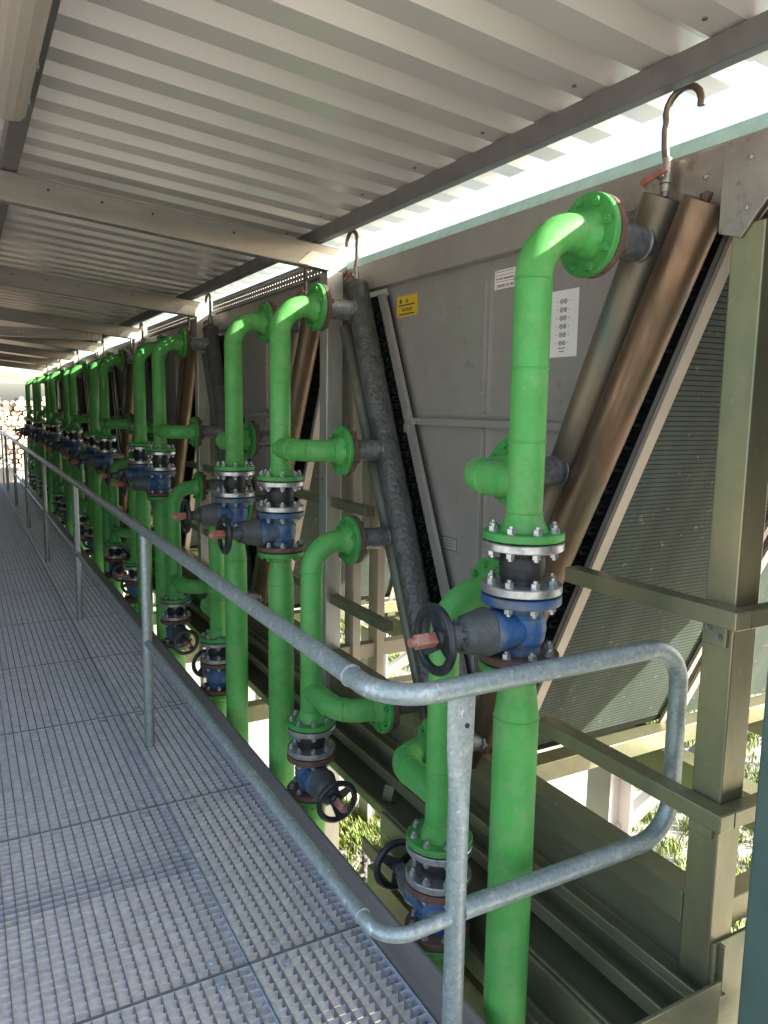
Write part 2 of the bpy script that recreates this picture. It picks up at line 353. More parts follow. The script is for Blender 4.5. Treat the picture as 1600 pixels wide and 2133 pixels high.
def riser_lower(s, near):
    r = empty('supply_pipe')
    R = .118; zt = 1.165
    mb = MB()
    mb.tube([(0, 0, .43), (0, 0, .7), (0, 0, zt - R)] + [tuple(p) for p in arc((R, 0, zt - R), (-R, 0, 0), (0, 0, R), 10)][1:] + [(.158, 0, zt)], RP, 28 if near else 16)
    if near:
        for z in (.475, .64, zt - R): weld(mb, (0, 0, z), (0, 0, 1), RP)
        weld(mb, (R, 0, zt), (1, 0, 0), RP)
    mb.lathe([(.062, 0), (.055, .012), (.047, .030), (.0447, .045)], (0, 0, .432), (0, 0, 1), 28, False)
    mb.lathe([(.0447, -.048), (.047, -.03), (.055, -.012), (.062, 0)], (.158, 0, zt), (1, 0, 0), 28, False)
    mb.build('pipe', 'green', r)
    zb = .555; RB = .112; D = .285
    b = MB()
    b.tube([(0, .012 * s, zb), (0, (D - RB) * s, zb)] + [tuple(p) for p in arc((RB, (D - RB) * s, zb), (-RB, 0, 0), (0, RB * s, 0), 10)][1:] + [(.160, D * s, zb)], RP, 28 if near else 16)
    if near:
        weld(b, (0, (D - RB) * s, zb), (0, 1, 0), RP); weld(b, (RB, D * s, zb), (1, 0, 0), RP)
        q = arc((RB, (D - RB) * s, zb), (-RB, 0, 0), (0, RB * s, 0), 10); weld(b, q[5], q[6] - q[4], RP)
    b.lathe([(.0447, -.04), (.05, -.02), (.06, 0)], (.158, D * s, zb), (1, 0, 0), 28, False)
    b.build('branch', 'green', r)
    for y, z in ((0, zt), (D * s, zb)):
        flange('flange', r, (.156, y, z), (1, 0, 0), .018, RF, 'green_flange', -1, BOLT_G, near)
    flange('flange', r, (0, 0, .412), (0, 0, 1), .020, RF, 'green_flange', 1, BOLT, near)
    flange('joint_flange', r, (0, 0, .386), (0, 0, 1), .021, RF, 'zinc', -1, BOLT, near)
    bellows(r, .316, .388)
    flange('joint_flange', r, (0, 0, .294), (0, 0, 1), .022, RF, 'zinc', 1, BOLT, near)
    flange('valve_flange', r, (0, 0, .266), (0, 0, 1), .023, RF, 'rust', -1, BOLT, near)
    valve(r, .270, .136, (0, s, -.05), near)
    flange('valve_flange', r, (0, 0, .118), (0, 0, 1), .020, RF, 'rust', 1, BOLT, near)
    flange('flange', r, (0, 0, .092), (0, 0, 1), .021, RF, 'green_flange', -1, BOLT_G, near)
    m = MB(); m.lathe([(.0445, .095), (.0445, .06), (.054, 0.0), (RL, -.02), (RL, GROUND)], (0, 0, 0), (0, 0, 1), 28, False)
    m.build('lower_pipe', 'green', r)
    return r

# ------------------------------------------------------------------ layout numbers
PITCH = 2.27; YC0 = 2.2725; NV = 7
def offA(z): return .815 + (z - 2.14) * .44
def offB(z): return .950 + (z - 2.11) * .49
def offO(z): return .970 + (z - 2.10) * .46      # coil, outer face
def offI(z): return .745 + (z - 2.10) * .46      # coil, inner face
ZB, ZT = .45, 2.20
END = 17.9

# ------------------------------------------------------------------ ground
g = MB(); g.add([(-150, -120, GROUND), (250, -120, GROUND), (250, 300, GROUND), (-150, 300, GROUND)], [(0, 1, 2, 3)])
tag(g.build('ground', 'ground'), kind='structure')

# ------------------------------------------------------------------ walkway
wk = empty('walkway'); tag(wk, kind='structure')
def grate(w_, l_, px, py):
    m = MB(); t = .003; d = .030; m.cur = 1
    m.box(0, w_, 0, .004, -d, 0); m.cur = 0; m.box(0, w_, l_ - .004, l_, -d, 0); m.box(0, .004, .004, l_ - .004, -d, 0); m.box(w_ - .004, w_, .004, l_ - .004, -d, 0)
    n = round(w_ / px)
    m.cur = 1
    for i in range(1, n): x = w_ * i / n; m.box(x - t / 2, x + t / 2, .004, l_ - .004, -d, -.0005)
    m.cur = 0
    k = round(l_ / py)
    for i in range(1, k): y = l_ * i / k; m.box(.004, w_ - .004, y - t / 2, y + t / 2, -d, -.0012)
    return m.mesh('grating_panel', ['galv_grate', 'grate_bar_shade'])
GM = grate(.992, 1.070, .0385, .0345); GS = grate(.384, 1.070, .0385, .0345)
def grate_clip(o, pts):
    m = MB()
    for x, y in pts: m.box(x - .015, x + .015, y - .018, y + .018, .0005, .003); m.cyl((x, y, .003), (x, y, .007), .007, 8)
    m.build('clip', 'galv_grate', o)
y = -1.17; k = 0
while y < END:
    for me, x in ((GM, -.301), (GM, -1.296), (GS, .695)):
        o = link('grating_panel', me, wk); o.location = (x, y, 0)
        if y < 4.5 and x > -1:
            w_ = .992 if me is GM else .384
            grate_clip(o, [(.10, .05), (w_ - .10, .05), (.10, 1.02), (w_ - .10, 1.02)])
    y += 1.0785; k += 1
kp = MB()
kp.box(1.084, 1.0925, .55, END, -.03, .15)
kp.build('kick_plate', 'steel_plate', wk)
sb = MB()
for x in (-.306, .693, 1.068): sb.box(x - .012, x + .012, -1.2, END, -.17, -.034)
yy = .45
while yy < END: sb.box(-.29, .68, yy - .012, yy + .012, -.16, -.06); yy += 1.0785 * 2
sb.build('support_beam', 'galv_grate', wk)
for i in range(8):
    yy = .6 + i * 2.4
    c = MB(); c.box(1.03, 1.09, yy - .03, yy + .03, GROUND, -.172); c.build('leg', 'beam', wk)
    c = MB(); c.box(-.34, -.28, yy - .03, yy + .03, GROUND, -.172); c.build('leg', 'beam', wk)

# ------------------------------------------------------------------ handrail
hr = empty('handrail', (0, 0, 0))
tag(hr, 'galvanised tubular handrail with looped end along the grating walkway', 'handrail')
RX, RY, TZ, MZ = .757, 1.335, 1.09, .548
def fillet(pts, r, n=8):
    P = [Vector(p) for p in pts]; out = [P[0]]
    for i in range(1, len(P) - 1):
        a = (P[i - 1] - P[i]).normalized(); b = (P[i + 1] - P[i]).normalized()
        c = P[i] + (a + b) * r
        for t in range(n + 1):
            q = t / n * PI / 2
            out.append(c - b * r * math.cos(q) - a * r * math.sin(q))
    out.append(P[-1]); return out
m = MB(); m.tube(fillet([(RX, END, TZ), (RX, RY, TZ), (1.652, RY, TZ), (1.652, RY, MZ), (.96, RY, MZ)], .115, 10), .0242, 24)
m.torus((RX, 1.51, TZ), (0, 1, 0), .0245, .003, 28, 6)
m.build('top_rail', 'galv', hr)
m = MB(); m.tube(fillet([(RX, END, MZ - .015), (RX, RY, MZ - .015), (.94, RY, MZ - .01)], .075, 8), .0170, 20)
m.torus((RX, 1.44, MZ - .015), (0, 1, 0), .0172, .003, 24, 6)
m.build('mid_rail', 'galv', hr)
# near post, flattened to a blade under the rail
def blade_post(x, y):
    seg = 20; V = []
    for z, a, b in ((-.2, .0242, .0242), (.78, .0242, .0242), (.86, .027, .020), (.95, .036, .008), (1.04, .0375, .006), (1.067, .0375, .006)):
        V.append([Vector((x + a * math.cos(2 * PI * i / seg), y + b * math.sin(2 * PI * i / seg), z)) for i in range(seg)])
    mb = MB(); mb.add(sum(V, []), [(k * seg + i, k * seg + (i + 1) % seg, (k + 1) * seg + (i + 1) % seg, (k + 1) * seg + i) for k in range(len(V) - 1) for i in range(seg)], True)
    return mb
blade_post(.945, RY).build('post', 'galv', hr)
d = MB(); d.cyl((.957, RY - .009, 1.0), (.957, RY - .0055, 1.0), .006, 12); d.build('bolt_hole', 'rubber', hr)
yy = 3.77
while yy < END:
    m = MB(); m.tube([(RX, yy, -.06), (RX, yy, TZ - .02)], .0242, 22)
    m.torus((RX, yy, TZ - .021), (0, 0, 1), .0245, .003, 24, 6); m.build('post', 'galv', hr); yy += 2.56
for k_ in (5.0, 7.55, 10.1):
    pass
# end rail across the walkway
he = empty('handrail'); tag(he, 'short handrail closing the far end of the walkway', 'handrail')
for z in (TZ, MZ): m = MB(); m.tube([(-.9, END + .12, z), (RX, END + .12, z)], .022, 14); m.build('rail', 'galv', he)
for x in (-.9, -.1, RX): m = MB(); m.tube([(x, END + .12, -.06), (x, END + .12, TZ - .012)], .0222, 14); m.build('post', 'galv', he)

# ------------------------------------------------------------------ canopy roof
rf = empty('canopy_roof'); tag(rf, 'white corrugated steel canopy on metal beams over the walkway', 'roof')
SL = -.095
def zr(x): return 2.532 + SL * (x - 1.5)
prof = []
for k in range(5):
    y0 = k * .2
    prof += [(y0, 0), (y0 + .092, 0), (y0 + .136, .040), (y0 + .156, .040)]
prof += [(1.0, 0), (1.012, 0.0)]
x0, x1 = -1.45, 1.735
sh = MB()
A = [(x0, p[0], zr(x0) + p[1]) for p in prof]; B = [(x1, p[0], zr(x1) + p[1]) for p in prof]
n_ = len(prof); A2 = [(a[0], a[1], a[2] + .0015) for a in A]; B2 = [(a[0], a[1], a[2] + .0015) for a in B]
sh.add(A + B, [(i, i + 1, n_ + i + 1, n_ + i) for i in range(n_ - 1)])
sh.add(A2 + B2, [(i, n_ + i, n_ + i + 1, i + 1) for i in range(n_ - 1)])
sh.add(B + B2, [(i, i + 1, n_ + i + 1, n_ + i) for i in range(n_ - 1)])
SHEET = sh.mesh('roof_sheet', 'roof')
RY0 = .765
for k in range(18):
    o = link('roof_sheet', SHEET, rf); o.location = (0, RY0 + k * 1.0, 0.0008 * (k % 2))
def screws(x, ys):
    m = MB()
    for yv in ys: m.cyl((x, yv, zr(x) - .004), (x, yv, zr(x)), .006, 8)
    m.build('screw', 'purlin', rf, kind='stuff')
for px, wd, hh in ((1.5, .042, .062), (.185, .06, .066), (-1.2, .06, .066)):
    m = MB()
    zt_ = min(zr(px), zr(px + wd)) - .002
    m.box(px, px + wd, .74, END + .85, zt_ - hh, zt_); m.build('purlin', 'purlin', rf, bevel=.003)
screws(1.44, [RY0 + .05 + .4 * i for i in range(20)])
for k in range(8):
    yb = 1.142 + k * PITCH
    if k == 0: continue                      # the first frame stands outside the picture
    m = MB(); xa, xb = -1.4, 1.655
    za, zb_ = 2.338 + SL * (xa - 1.56), 2.338 + SL * (xb - 1.56)
    m.prism([(xa, za), (xb, zb_), (xb, zb_ + .112), (xa, za + .112)], yb - .028, yb + .028, 'y')
    o = m.build('cross_beam', 'beam', rf, bevel=.004)
    m = MB(); m.prism([(1.40, 2.36), (1.60, 2.335), (1.60, 2.40), (1.47, 2.42)], yb - .034, yb - .0285, 'y'); m.build('splice_plate', 'alu', rf)
    if k < 3:
        for xx in (.35, .55, .75, 1.1): 
            m = MB(); zz = 2.338 + SL * (xx - 1.56) + .075; m.cyl((xx, yb - .0295, zz), (xx, yb - .0283, zz), .0055, 8); m.build('screw', 'rubber', rf)
# posts between the coolers carry the canopy
def frame_post(y, first):
    p = empty('frame_post', (1.59, y, 0))
    m = MB(); m.box(-.042, .042, -.042, .042, -.05 if first else GROUND, 2.12 if first else 2.335); m.build('post', 'olive' if first else 'alu', p, bevel=.004)
    return p
POSTS = []
for k in range(8):
    y = 1.150 + k * PITCH
    p = frame_post(y, k == 0)
    if k == 0:
        tag(p, 'olive metal frame post with mitred side rails at the right of the picture', 'post', 'frame posts between coolers')
        for z in (1.237, .752):
            m = MB(); m.box(-.098, -.046, -.086, .47 if z > 1 else .56, z - .022, z + .022); m.build('side_rail', 'olive', p, bevel=.003)
            m = MB(); m.box(-.0455, 1.1, -.086, -.046, z - .022, z + .022); m.build('side_rail', 'olive', p, bevel=.003)
        m = MB(); m.box(-.052, -.0425, -.030, .036, 1.155, 1.215); m.build('bracket', 'olive', p, bevel=.002)
        m = MB(); m.box(-.052, -.0425, -.030, .036, .675, .728); m.build('bracket', 'base', p, bevel=.002)
        for yy2, zz in ((.018, 1.197), (-.012, 1.178)):
            m = MB(); m.cyl((-.0525, yy2, zz), (-.056, yy2, zz), .009, 12); m.cyl((-.056, yy2, zz), (-.059, yy2, zz), .005, 8); m.build('bolt', 'nipple', p)
    else:
        tag(p, 'pale metal frame post between coolers, number %s from the near end of the row' % ['', 'one', 'two', 'three', 'four', 'five', 'six', 'seven'][k], 'post', 'frame posts between coolers')
        for z in (1.237, .752):
            m = MB(); m.box(-.02, .03, -.60 if z < 1 else -.42, -.0425, z - .022, z + .022); m.build('side_rail', 'base', p, bevel=.003)
            m = MB(); m.box(-.02, .03, .0425, .60 if z < 1 else .42, z - .022, z + .022); m.build('side_rail', 'base', p, bevel=.003)
        for dx in (.13, .27):
            m = MB(); m.box(dx - .022, dx + .022, -.05, .05, .05, 2.2); m.build('mullion', 'cream', p, bevel=.003)
        for zz in (.62, 1.0, 1.35, 2.2):
            m = MB(); m.cyl((-.0425, .004, zz), (-.0445, .004, zz), .009, 12); m.cyl((-.0445, .004, zz), (-.046, .004, zz), .004, 8); m.build('bolt', 'nipple', p)
# ------------------------------------------------------------------ coolers
def lean_box(mb, Yf0, Yf1, x0, x1, z0, z1, side):
    """slab between offset functions Yf0(z), Yf1(z) about the cooler centre; side -1 = towards the camera"""
    poly = [(side * Yf0(z0), z0), (side * Yf1(z0), z0), (side * Yf1(z1), z1), (side * Yf0(z1), z1)]
    mb.prism(poly, x0, x1, 'x')
def gooseneck(parent, s, y, z):
    s = -s
    m = MB(); X = 1.575
    # lean follows the header, hook bends outwards
    pts = [(X, y, z), (X, y - .002 * s, z + .07), (X, y + .008 * s, z + .12), (X, y + .010 * s, z + .16)]
    c = Vector((X, y - .042 * s, z + .195)); r = .052
    for t in range(11):
        a = math.radians(-20 + t * 21); pts.append((X, c.y + s * r * math.cos(a), c.z + r * .95 * math.sin(a)))
    P = [Vector(p) for p in pts]
    m.tube(P, .0092, 12); m.build('vent_tube', 'tube_dark', parent)
    v = MB(); v.lathe([(.012, .012), (.012, .03), (.016, .032), (.016, .062), (.012, .064), (.012, .092)], (X, y, z), (0, -.02 * s, 1), 6)
    v.cyl((X - .03, y, z + .046), (X, y, z + .046), .008, 10); v.build('vent_valve', 'brass', parent)
    h = MB(); h.obox((X - .034, y + .004, z + .046), (.008, 0, 0), (0, .078, -.016), (0, .003, .013)); h.cyl((X - .04, y + .036, z + .038), (X - .028, y + .036, z + .038), .009, 12)
    h.build('lever', 'red', parent, bevel=.002)

def cooler(near):
    c = empty('air_cooler')
    for s in (-1, 1):     # -1: coil nearer the camera
        # headers
        hA = MB(); zb, zt = .50, 2.235
        hA.tube([(1.575, s * offA(zb), zb), (1.575, s * offA(1.3), 1.3), (1.575, s * offA(zt), zt)], .054, 24)
        if s < 0:
            A_ = hA.build('header', 'copper_patina', c)
        else:
            A_ = hA.build('header', 'insulation', c)
            m = MB(); e = Vector((0, .44, 1)).normalized(); q = Vector((1.575, s * offA(zt), zt))
            m.lathe([(.056, -.02), (.058, -.012), (.056, .002), (.045, .012), (.02, .016)], q, (0, .44 * s, 1), 20); 
            m.build('end_wrap', 'insulation', A_)
            for zz in (.78, 1.30, 1.86): m = MB(); m.lathe([(.0545, -.02), (.0565, -.016), (.0565, .016), (.0545, .02)], (1.575, s * offA(zz), zz), (0, .44 * s, 1), 20, False); m.build('tape_band', 'insulation', A_)
        zbb = .45
        hB = MB(); zt2 = 2.195 if s < 0 else 2.06
        hB.tube([(1.562, s * offB(zbb), zbb), (1.562, s * offB(1.3), 1.3), (1.562, s * offB(zt2), zt2)], .053 if s < 0 else .032, 24)
        B_ = hB.build('header', 'copper' if s < 0 else 'header_grey', c)
        if s < 0:
            m = MB(); m.cyl((1.562, s * offB(zt2), zt2 - .002), (1.562, s * offB(zt2 + .02), zt2 + .018), .010, 10); m.prism([(1.562 + .014 * math.cos(k * PI / 3), s * offB(zt2) + .014 * math.sin(k * PI / 3)) for k in range(6)], zt2 + .002, zt2 + .016, 'z'); m.build('drain_plug', 'rust', B_)
        gooseneck(A_, s, s * offA(zt), zt)
        # nipples with counter flanges, facing the risers
        for (par, z, yy, xe) in ((A_, 2.125, s * .8175, 1.575), (A_, 1.525, s * (.8175 - .262), 1.575), (B_, 1.165, s * .4825, 1.562), (B_, .555, s * (.4825 - .285), 1.562)):
            m = MB(); m.lathe([(.0445, 0), (.0445, xe - 1.398)], (1.396, yy, z), (1, 0, 0), 24)
            m.torus((1.536, yy, z), (1, 0, 0), .045, .006, 24, 8)
            f = m.build('nipple', 'nipple', par)
            flange('counter_flange', f, (1.3765, yy, z), (1, 0, 0), .020, RF * .99, 'rust', 1, BOLT, False)
        # coil blocks
        for xa, xb in ((1.672, 2.47), (2.53, 3.40)):
            m = MB(); lean_box(m, lambda z: offI(z) + .004, lambda z: offO(z) - .006, xa, xb, ZB, ZT, s)
            coil = m.build('coil', 'fin_black' if xa < 2 else 'fin', c)
            # finned faces: tube rows as shallow ridges
            fm = MB(); N = 120
            for i in range(N):
                z0 = ZB + .03 + (ZT - ZB - .06) * i / N; z1 = z0 + (ZT - ZB - .06) / N * .80
                lean_box(fm, lambda z: offO(z) - .008, lambda z: offO(z) - .0056, xa + .03, xb - .02, z0, z1, s)
            fm.build('fin_pack', 'fin', coil, kind='stuff')
            # frame strips
            for xs0, xs1 in ((xa - .004, xa + .036), (xb - .022, xb + .004)):
                m = MB(); lean_box(m, lambda z: offO(z) - .002, lambda z: offO(z) + .012, xs0, xs1, ZB - .01, ZT + .02, s)
                m.build('frame_strip', 'cream', c)
            m = MB(); lean_box(m, lambda z: offO(z) - .020, lambda z: offO(z) - .0065, xa - .005, xa + .0, ZB, ZT, s); m.build('frame_strip', 'alu', c)
        # inner flange seen beside the end panel
        m = MB(); lean_box(m, lambda z: offI(z) - .040, lambda z: offI(z) + .012, 1.655, 1.672, ZB + .05, ZT - .0, s); m.build('panel_flange', 'panel', c)
        if near:   # black return bends on the coil end
            rb = MB(); z = ZB + .06; i = 0
            while z < ZT - .05:
                for kk in range(5):
                    f = .12 + kk * .19 + (.09 if i % 2 else 0)
                    yv = s * (offI(z) + f * (offO(z) - offI(z)) * .88)
                    pts = [(1.669, yv, z)] + [(1.652 - .016 * math.sin(a), yv + .0, z + .010 - .010 * math.cos(a)) for a in (0, .8, 1.57, 2.35, 3.14)] + [(1.669, yv, z + .020)]
                    rb.tube(pts, .0065, 6, False)
                z += .033; i += 1
            rb.build('return_bends', 'fin_black', c, kind='stuff')
    # V-shaped end panel
    zp0, zp1 = .62, 2.235
    a = lambda z: offI(z) - .006
    XP = 1.700
    m = MB(); m.prism([(-a(1.665), 1.665), (a(1.665), 1.665), (a(zp1), zp1), (-a(zp1), zp1)], XP, XP + .004, 'x'); m.build('end_panel', 'panel', c)
    m = MB(); m.prism([(-a(zp0), zp0), (a(zp0), zp0), (a(1.655), 1.655), (-a(1.655), 1.655)], XP + .001, XP + .005, 'x'); m.build('end_panel', 'panel', c)
    m = MB(); m.box(XP - .034, XP - .0005, -a(1.65) - .0, a(1.65) + .0, 1.636, 1.640); m.box(XP - .005, XP - .0006, -a(1.65), a(1.65), 1.6402, 1.672); m.box(XP - .034, XP - .0305, -a(1.65), a(1.65), 1.6402, 1.662); m.build('panel_rail', 'panel', c)
    for z0, z1 in ((1.69, 2.16), (.70, 1.63)):
        m = MB(); m.box(XP - .010, XP - .0005, .030, .062, z0, z1); m.box(XP - .018, XP - .0104, .030, .034, z0, z1); m.build('seam_strip', 'panel', c, bevel=.001)
    if near:
        rv = MB()
        for zz in (2.08, 1.95, 1.90, 1.76, 1.58, 1.4, 1.2): rv.lathe([(.006, 0), (.005, .003), (.001, .004)], (XP - .010, .046, zz), (-1, 0, 0), 8)
        for yv in (-.45, -.22, 0, .22, .45): rv.lathe([(.005, 0), (.004, .003), (.001, .004)], (XP - .0345, yv, 1.651), (-1, 0, 0), 8)
        rv.build('rivet', 'zinc', c, kind='stuff')
        for s in (-1, 1):
            m = MB(); m.box(XP - .047, XP - .043, s * .53 - .02, s * .53 + .02, 1.655, 1.70); m.box(XP - .047, XP - .043, s * .53 - .02, s * .53 + .02, 1.60, 1.635); m.build('bracket', 'alu', c)
    # top beam, deck edge and bottom beams
    m = MB(); m.box(1.655, 1.700, -PITCH / 2 + .001, PITCH / 2 - .001, 2.232, 2.352); m.build('top_beam', 'panel', c, bevel=.003)
    m = MB(); m.prism([(1.664, 2.353), (1.670, 2.353), (1.692, 2.392), (1.740, 2.402), (1.740, 2.407), (1.688, 2.398)], -PITCH / 2 + .001, PITCH / 2 - .001, 'y'); m.build('deck_edge', 'teal', c)
    m = MB(); m.box(1.765, 3.45, -PITCH / 2 + .001, PITCH / 2 - .001, 2.30, 2.385); m.build('fan_deck', 'panel', c)
    for xf in (2.2, 3.0):
        m = MB(); m.lathe([(.36, 2.385), (.36, 2.415), (.35, 2.415), (.35, 2.386)], (xf, 0, 0), (0, 0, 1), 36, False); f = m.build('fan_ring', 'panel', c)
        m = MB()
        for k in range(5):
            a_ = k * 2 * PI / 5; d = Vector((math.cos(a_), math.sin(a_), 0)); e = Vector((-d.y, d.x, .35))
            m.obox(Vector((xf, 0, 2.395)) + d * .19, d * .28, e.normalized() * .11, Vector((0, 0, 1)).cross(d).cross(d) * 0 + Vector((0, 0, .004)))
        m.cyl((xf, 0, 2.386), (xf, 0, 2.41), .06, 16); m.build('fan_blades', 'rubber', f)
    for s in (-1, 1):
        m = MB(); m.box(1.68, 3.42, s * (offO(ZB) + .02) - .05, s * (offO(ZB) + .02) + .03, ZB - .085, ZB - .012); m.build('bottom_beam', 'base', c, bevel=.003)
    m = MB(); m.box(2.47, 2.53, -.16, .16, .30, .364); m.build('foot_plate', 'base', c)
    return c

ORD = ['first', 'second', 'third', 'fourth', 'fifth', 'sixth', 'seventh', 'eighth']
cA = cooler(True); cB = None
for k in range(NV):
    if k == 0: o = cA
    elif k < 3: o = copy_tree(cA)
    elif cB is None: o = cB = cooler(False)
    else: o = copy_tree(cB)
    o.location = (0, YC0 + k * PITCH, 0)
    tag(o, ['nearest V-shaped air cooler with paper sheet and yellow sticker on its grey end panel',
            'second V-shaped air cooler from the near end, behind the paired green pipes'][k] if k < 2 else
        '%s V-shaped air cooler from the near end of the row' % ORD[k], 'air cooler', 'V-shaped air coolers in a row')
for k in (1, 2):          # the row goes on beside and behind the camera
    o = copy_tree(cB); o.location = (0, YC0 - k * PITCH, 0)
    tag(o, ['', 'V-shaped air cooler just outside the right edge of the picture', 'V-shaped air cooler behind the camera'][k], 'air cooler', 'V-shaped air coolers in a row')
# V panel paperwork on the first cooler (parts of it: stuck on)
XS = 1.700; Y1 = YC0
def sheet(name, y0, y1, z0, z1, m, parent, x=XS - .0022):
    mb = MB(); mb.box(x, x + .0014, y0, y1, z0, z1); return mb.build(name, m, parent)
st = sheet('warning_sticker', .53, .70, 2.092, 2.178, 'yellow', cA)
pk = MB()
def bar(mb, y, z, w_, h_, x=XS - .0024): mb.box(x - .0005, x, y - w_ / 2, y + w_ / 2, z - h_ / 2, z + h_ / 2)
pk.cyl((XS - .0024, .668, 2.158), (XS - .0029, .668, 2.158), .010, 14)
pk.prism([(.625, 2.150), (.605, 2.150), (.615, 2.168)], XS - .0029, XS - .0024, 'x')
for z, w_, h_ in ((2.140, .135, .006), (2.124, .09, .004), (2.117, .085, .004), (2.102, .13, .006)): bar(pk, .615, z, w_, h_)
pk.build('print', 'ink', st)
ps = sheet('diagram_sheet', -.435, -.30, 1.871, 2.080, 'paper', cA)
pk = MB()
for i in range(6):
    z = 2.045 - i * .026
    for dy in (-.3695, -.3875 + .0): pass
    for yy in (-.358, -.375):
        pk.torus((XS - .0024, yy, z), (1, 0, 0), .0068, .0011, 14, 4); bar(pk, yy, z, .010, .0014); bar(pk, yy, z, .0014, .010)
    bar(pk, -.338, z, .006, .002); bar(pk, -.394, z, .006, .002)
for z, w_ in ((1.899, .034), (1.889, .022)): bar(pk, -.366, z, w_, .0028)
pk.build('print', 'ink', ps)
ts = sheet('type_plate', -.115, .0, 2.124, 2.189, 'paper', cA)
pk = MB()
for z in (2.182, 2.171, 2.160, 2.149, 2.138, 2.130): bar(pk, -.057, z, .10, .0018)
for i in range(14): bar(pk, -.105 + (i * 37 % 96) / 1000, 2.1345 + (i * 23 % 46) / 1000, .013, .003)
pk.build('print', 'inkred', ts)
np_ = sheet('name_plate', .19, .297, 1.137, 1.191, 'alu', cA, XS - .0015)
pk = MB()
for z in (1.178, 1.166, 1.154): bar(pk, .243, z, .05, .0022, XS - .0018)
for y_, w_ in ((.192, .003), (.295, .003)): bar(pk, y_, 1.164, w_, .054, XS - .0018)
for z in (1.139, 1.189): bar(pk, .2435, z, .1, .003, XS - .0018)
pk.build('print', 'ink', np_)

# ------------------------------------------------------------------ risers
PX = 1.2
U1, U2 = riser_upper(1, True), riser_upper(-1, True)
L1, L2 = riser_lower(1, True), riser_lower(-1, True)
FU1 = FU2 = FL1 = FL2 = None
for k in range(NV):
    near = k < 2
    if near:
        a, b, c_, d_ = (U1, U2, L1, L2) if k == 0 else [copy_tree(q) for q in (U1, U2, L1, L2)]
    elif FU1 is None:
        FU1, FU2, FL1, FL2 = riser_upper(1, False), riser_upper(-1, False), riser_lower(1, False), riser_lower(-1, False)
        a, b, c_, d_ = FU1, FU2, FL1, FL2
    else:
        a, b, c_, d_ = [copy_tree(q) for q in (FU1, FU2, FL1, FL2)]
    yc = YC0 + k * PITCH
    a.location = (PX, yc - .8175, 0); b.location = (PX, yc + .8175, 0)
    c_.location = (PX, yc - .4825, 0); d_.location = (PX, yc + .4825, 0)
    if k == 0:
        la = ['large green riser in the right foreground with blue valve and handwheel above the looped rail',
              'tall green riser with blue valve left of the insulated black header',
              'short green pipe with flanges behind the flattened rail post in the foreground',
              'short green pipe with a black handwheel facing the camera beside the toe plate']
    else:
        la = ['%s tall green return pipe on the near side of the %s cooler' % (q, ORD[k]) for q in ('upper',)] + \
             ['upper tall green return pipe on the far side of the %s cooler' % ORD[k],
              'lower short green supply pipe on the near side of the %s cooler' % ORD[k],
              'lower short green supply pipe on the far side of the %s cooler' % ORD[k]]
    for o, t, g_ in ((a, la[0], 'tall green return pipes'), (b, la[1], 'tall green return pipes'), (c_, la[2], 'short green supply pipes'), (d_, la[3], 'short green supply pipes')):
        tag(o, t, 'pipe', g_)
        axv = Vector((-1, 0, 0)) if o in (a, b) else Vector((0, 1 if o is c_ else -1, -.05)).normalized()
        for ch in o.children:
            for g2 in ch.children:
                if g2.name.startswith('handwheel'): g2.rotation_quaternion = Quaternion(axv, random.uniform(0, 2 * PI))
        if k: o.location.y += random.uniform(-.006, .006); o.location.z += random.uniform(-.006, .006)

# ------------------------------------------------------------------ gusset plate on the near end of the top beam
gp = empty('gusset_plate', (1.6, 1.2, 2.1)); tag(gp, 'bronze coloured metal gusset plate riveted above the copper headers', 'plate')
gp.location = (0, 0, 0)
m = MB(); m.prism([(1.66, 2.322), (.60, 2.322), (.60, 2.20), (1.13, 2.175), (1.196, 2.100), (1.35, 2.155), (1.52, 2.2315), (1.66, 2.2315)], 1.600, 1.606, 'x')
m.build('plate', 'bronze', gp, bevel=.0015)
for yv, zv in ((1.315, 2.262), (1.50, 2.285)):
    m = MB(); m.cyl((1.5985, yv, zv), (1.5997, yv, zv), .012, 16); m.lathe([(.008, 0), (.006, .004), (.002, .005)], (1.5985, yv, zv), (-1, 0, 0), 12); m.build('rivet', 'bronze', gp)
m = MB(); m.prism([(1.222, 2.302), (.60, 2.302), (.60, 2.20), (1.105, 2.160), (1.163, 2.087), (1.222, 2.106)], 1.540, 1.546, 'x'); m.build('corner_plate', 'bronze', gp, bevel=.0015)
for yv, zv in ((1.150, 2.255), (1.152, 2.150), (1.05, 2.25)):
    m = MB(); m.cyl((1.5385, yv, zv), (1.5397, yv, zv), .011, 16); m.lathe([(.007, 0), (.006, .003), (.002, .004)], (1.5385, yv, zv), (-1, 0, 0), 12); m.build('rivet', 'bronze', gp)

# ------------------------------------------------------------------ base frame along the row
bf = empty('base_frame'); tag(bf, 'dark olive steel base beams running under the coolers', 'base frame')
Y0b, Y1b = 1.085, 17.6
def run(name, poly, m='base', y0=Y0b, y1=Y1b, bev=.003): mb = MB(); mb.prism(poly, y0, y1, 'y'); return mb.build(name, m, bf, bevel=bev)
R4 = lambda x0, x1, z0, z1: [(x0, z0), (x1, z0), (x1, z1), (x0, z1)]
run('box_beam', R4(1.548, 1.632, .405, .490), y0=1.195)
run('web_plate', R4(1.575, 1.583, .268, .402))
run('shelf_plate', R4(1.500, 1.60, .256, .266))
run('web_plate', R4(1.520, 1.528, .130, .254))
run('shelf_plate', [(1.36, .118), (1.54, .118), (1.54, .128), (1.372, .128), (1.372, .160), (1.36, .160)])
run('lip_angle', [(1.44, .195), (1.50, .195), (1.50, .203), (1.448, .203), (1.448, .240), (1.44, .240)])
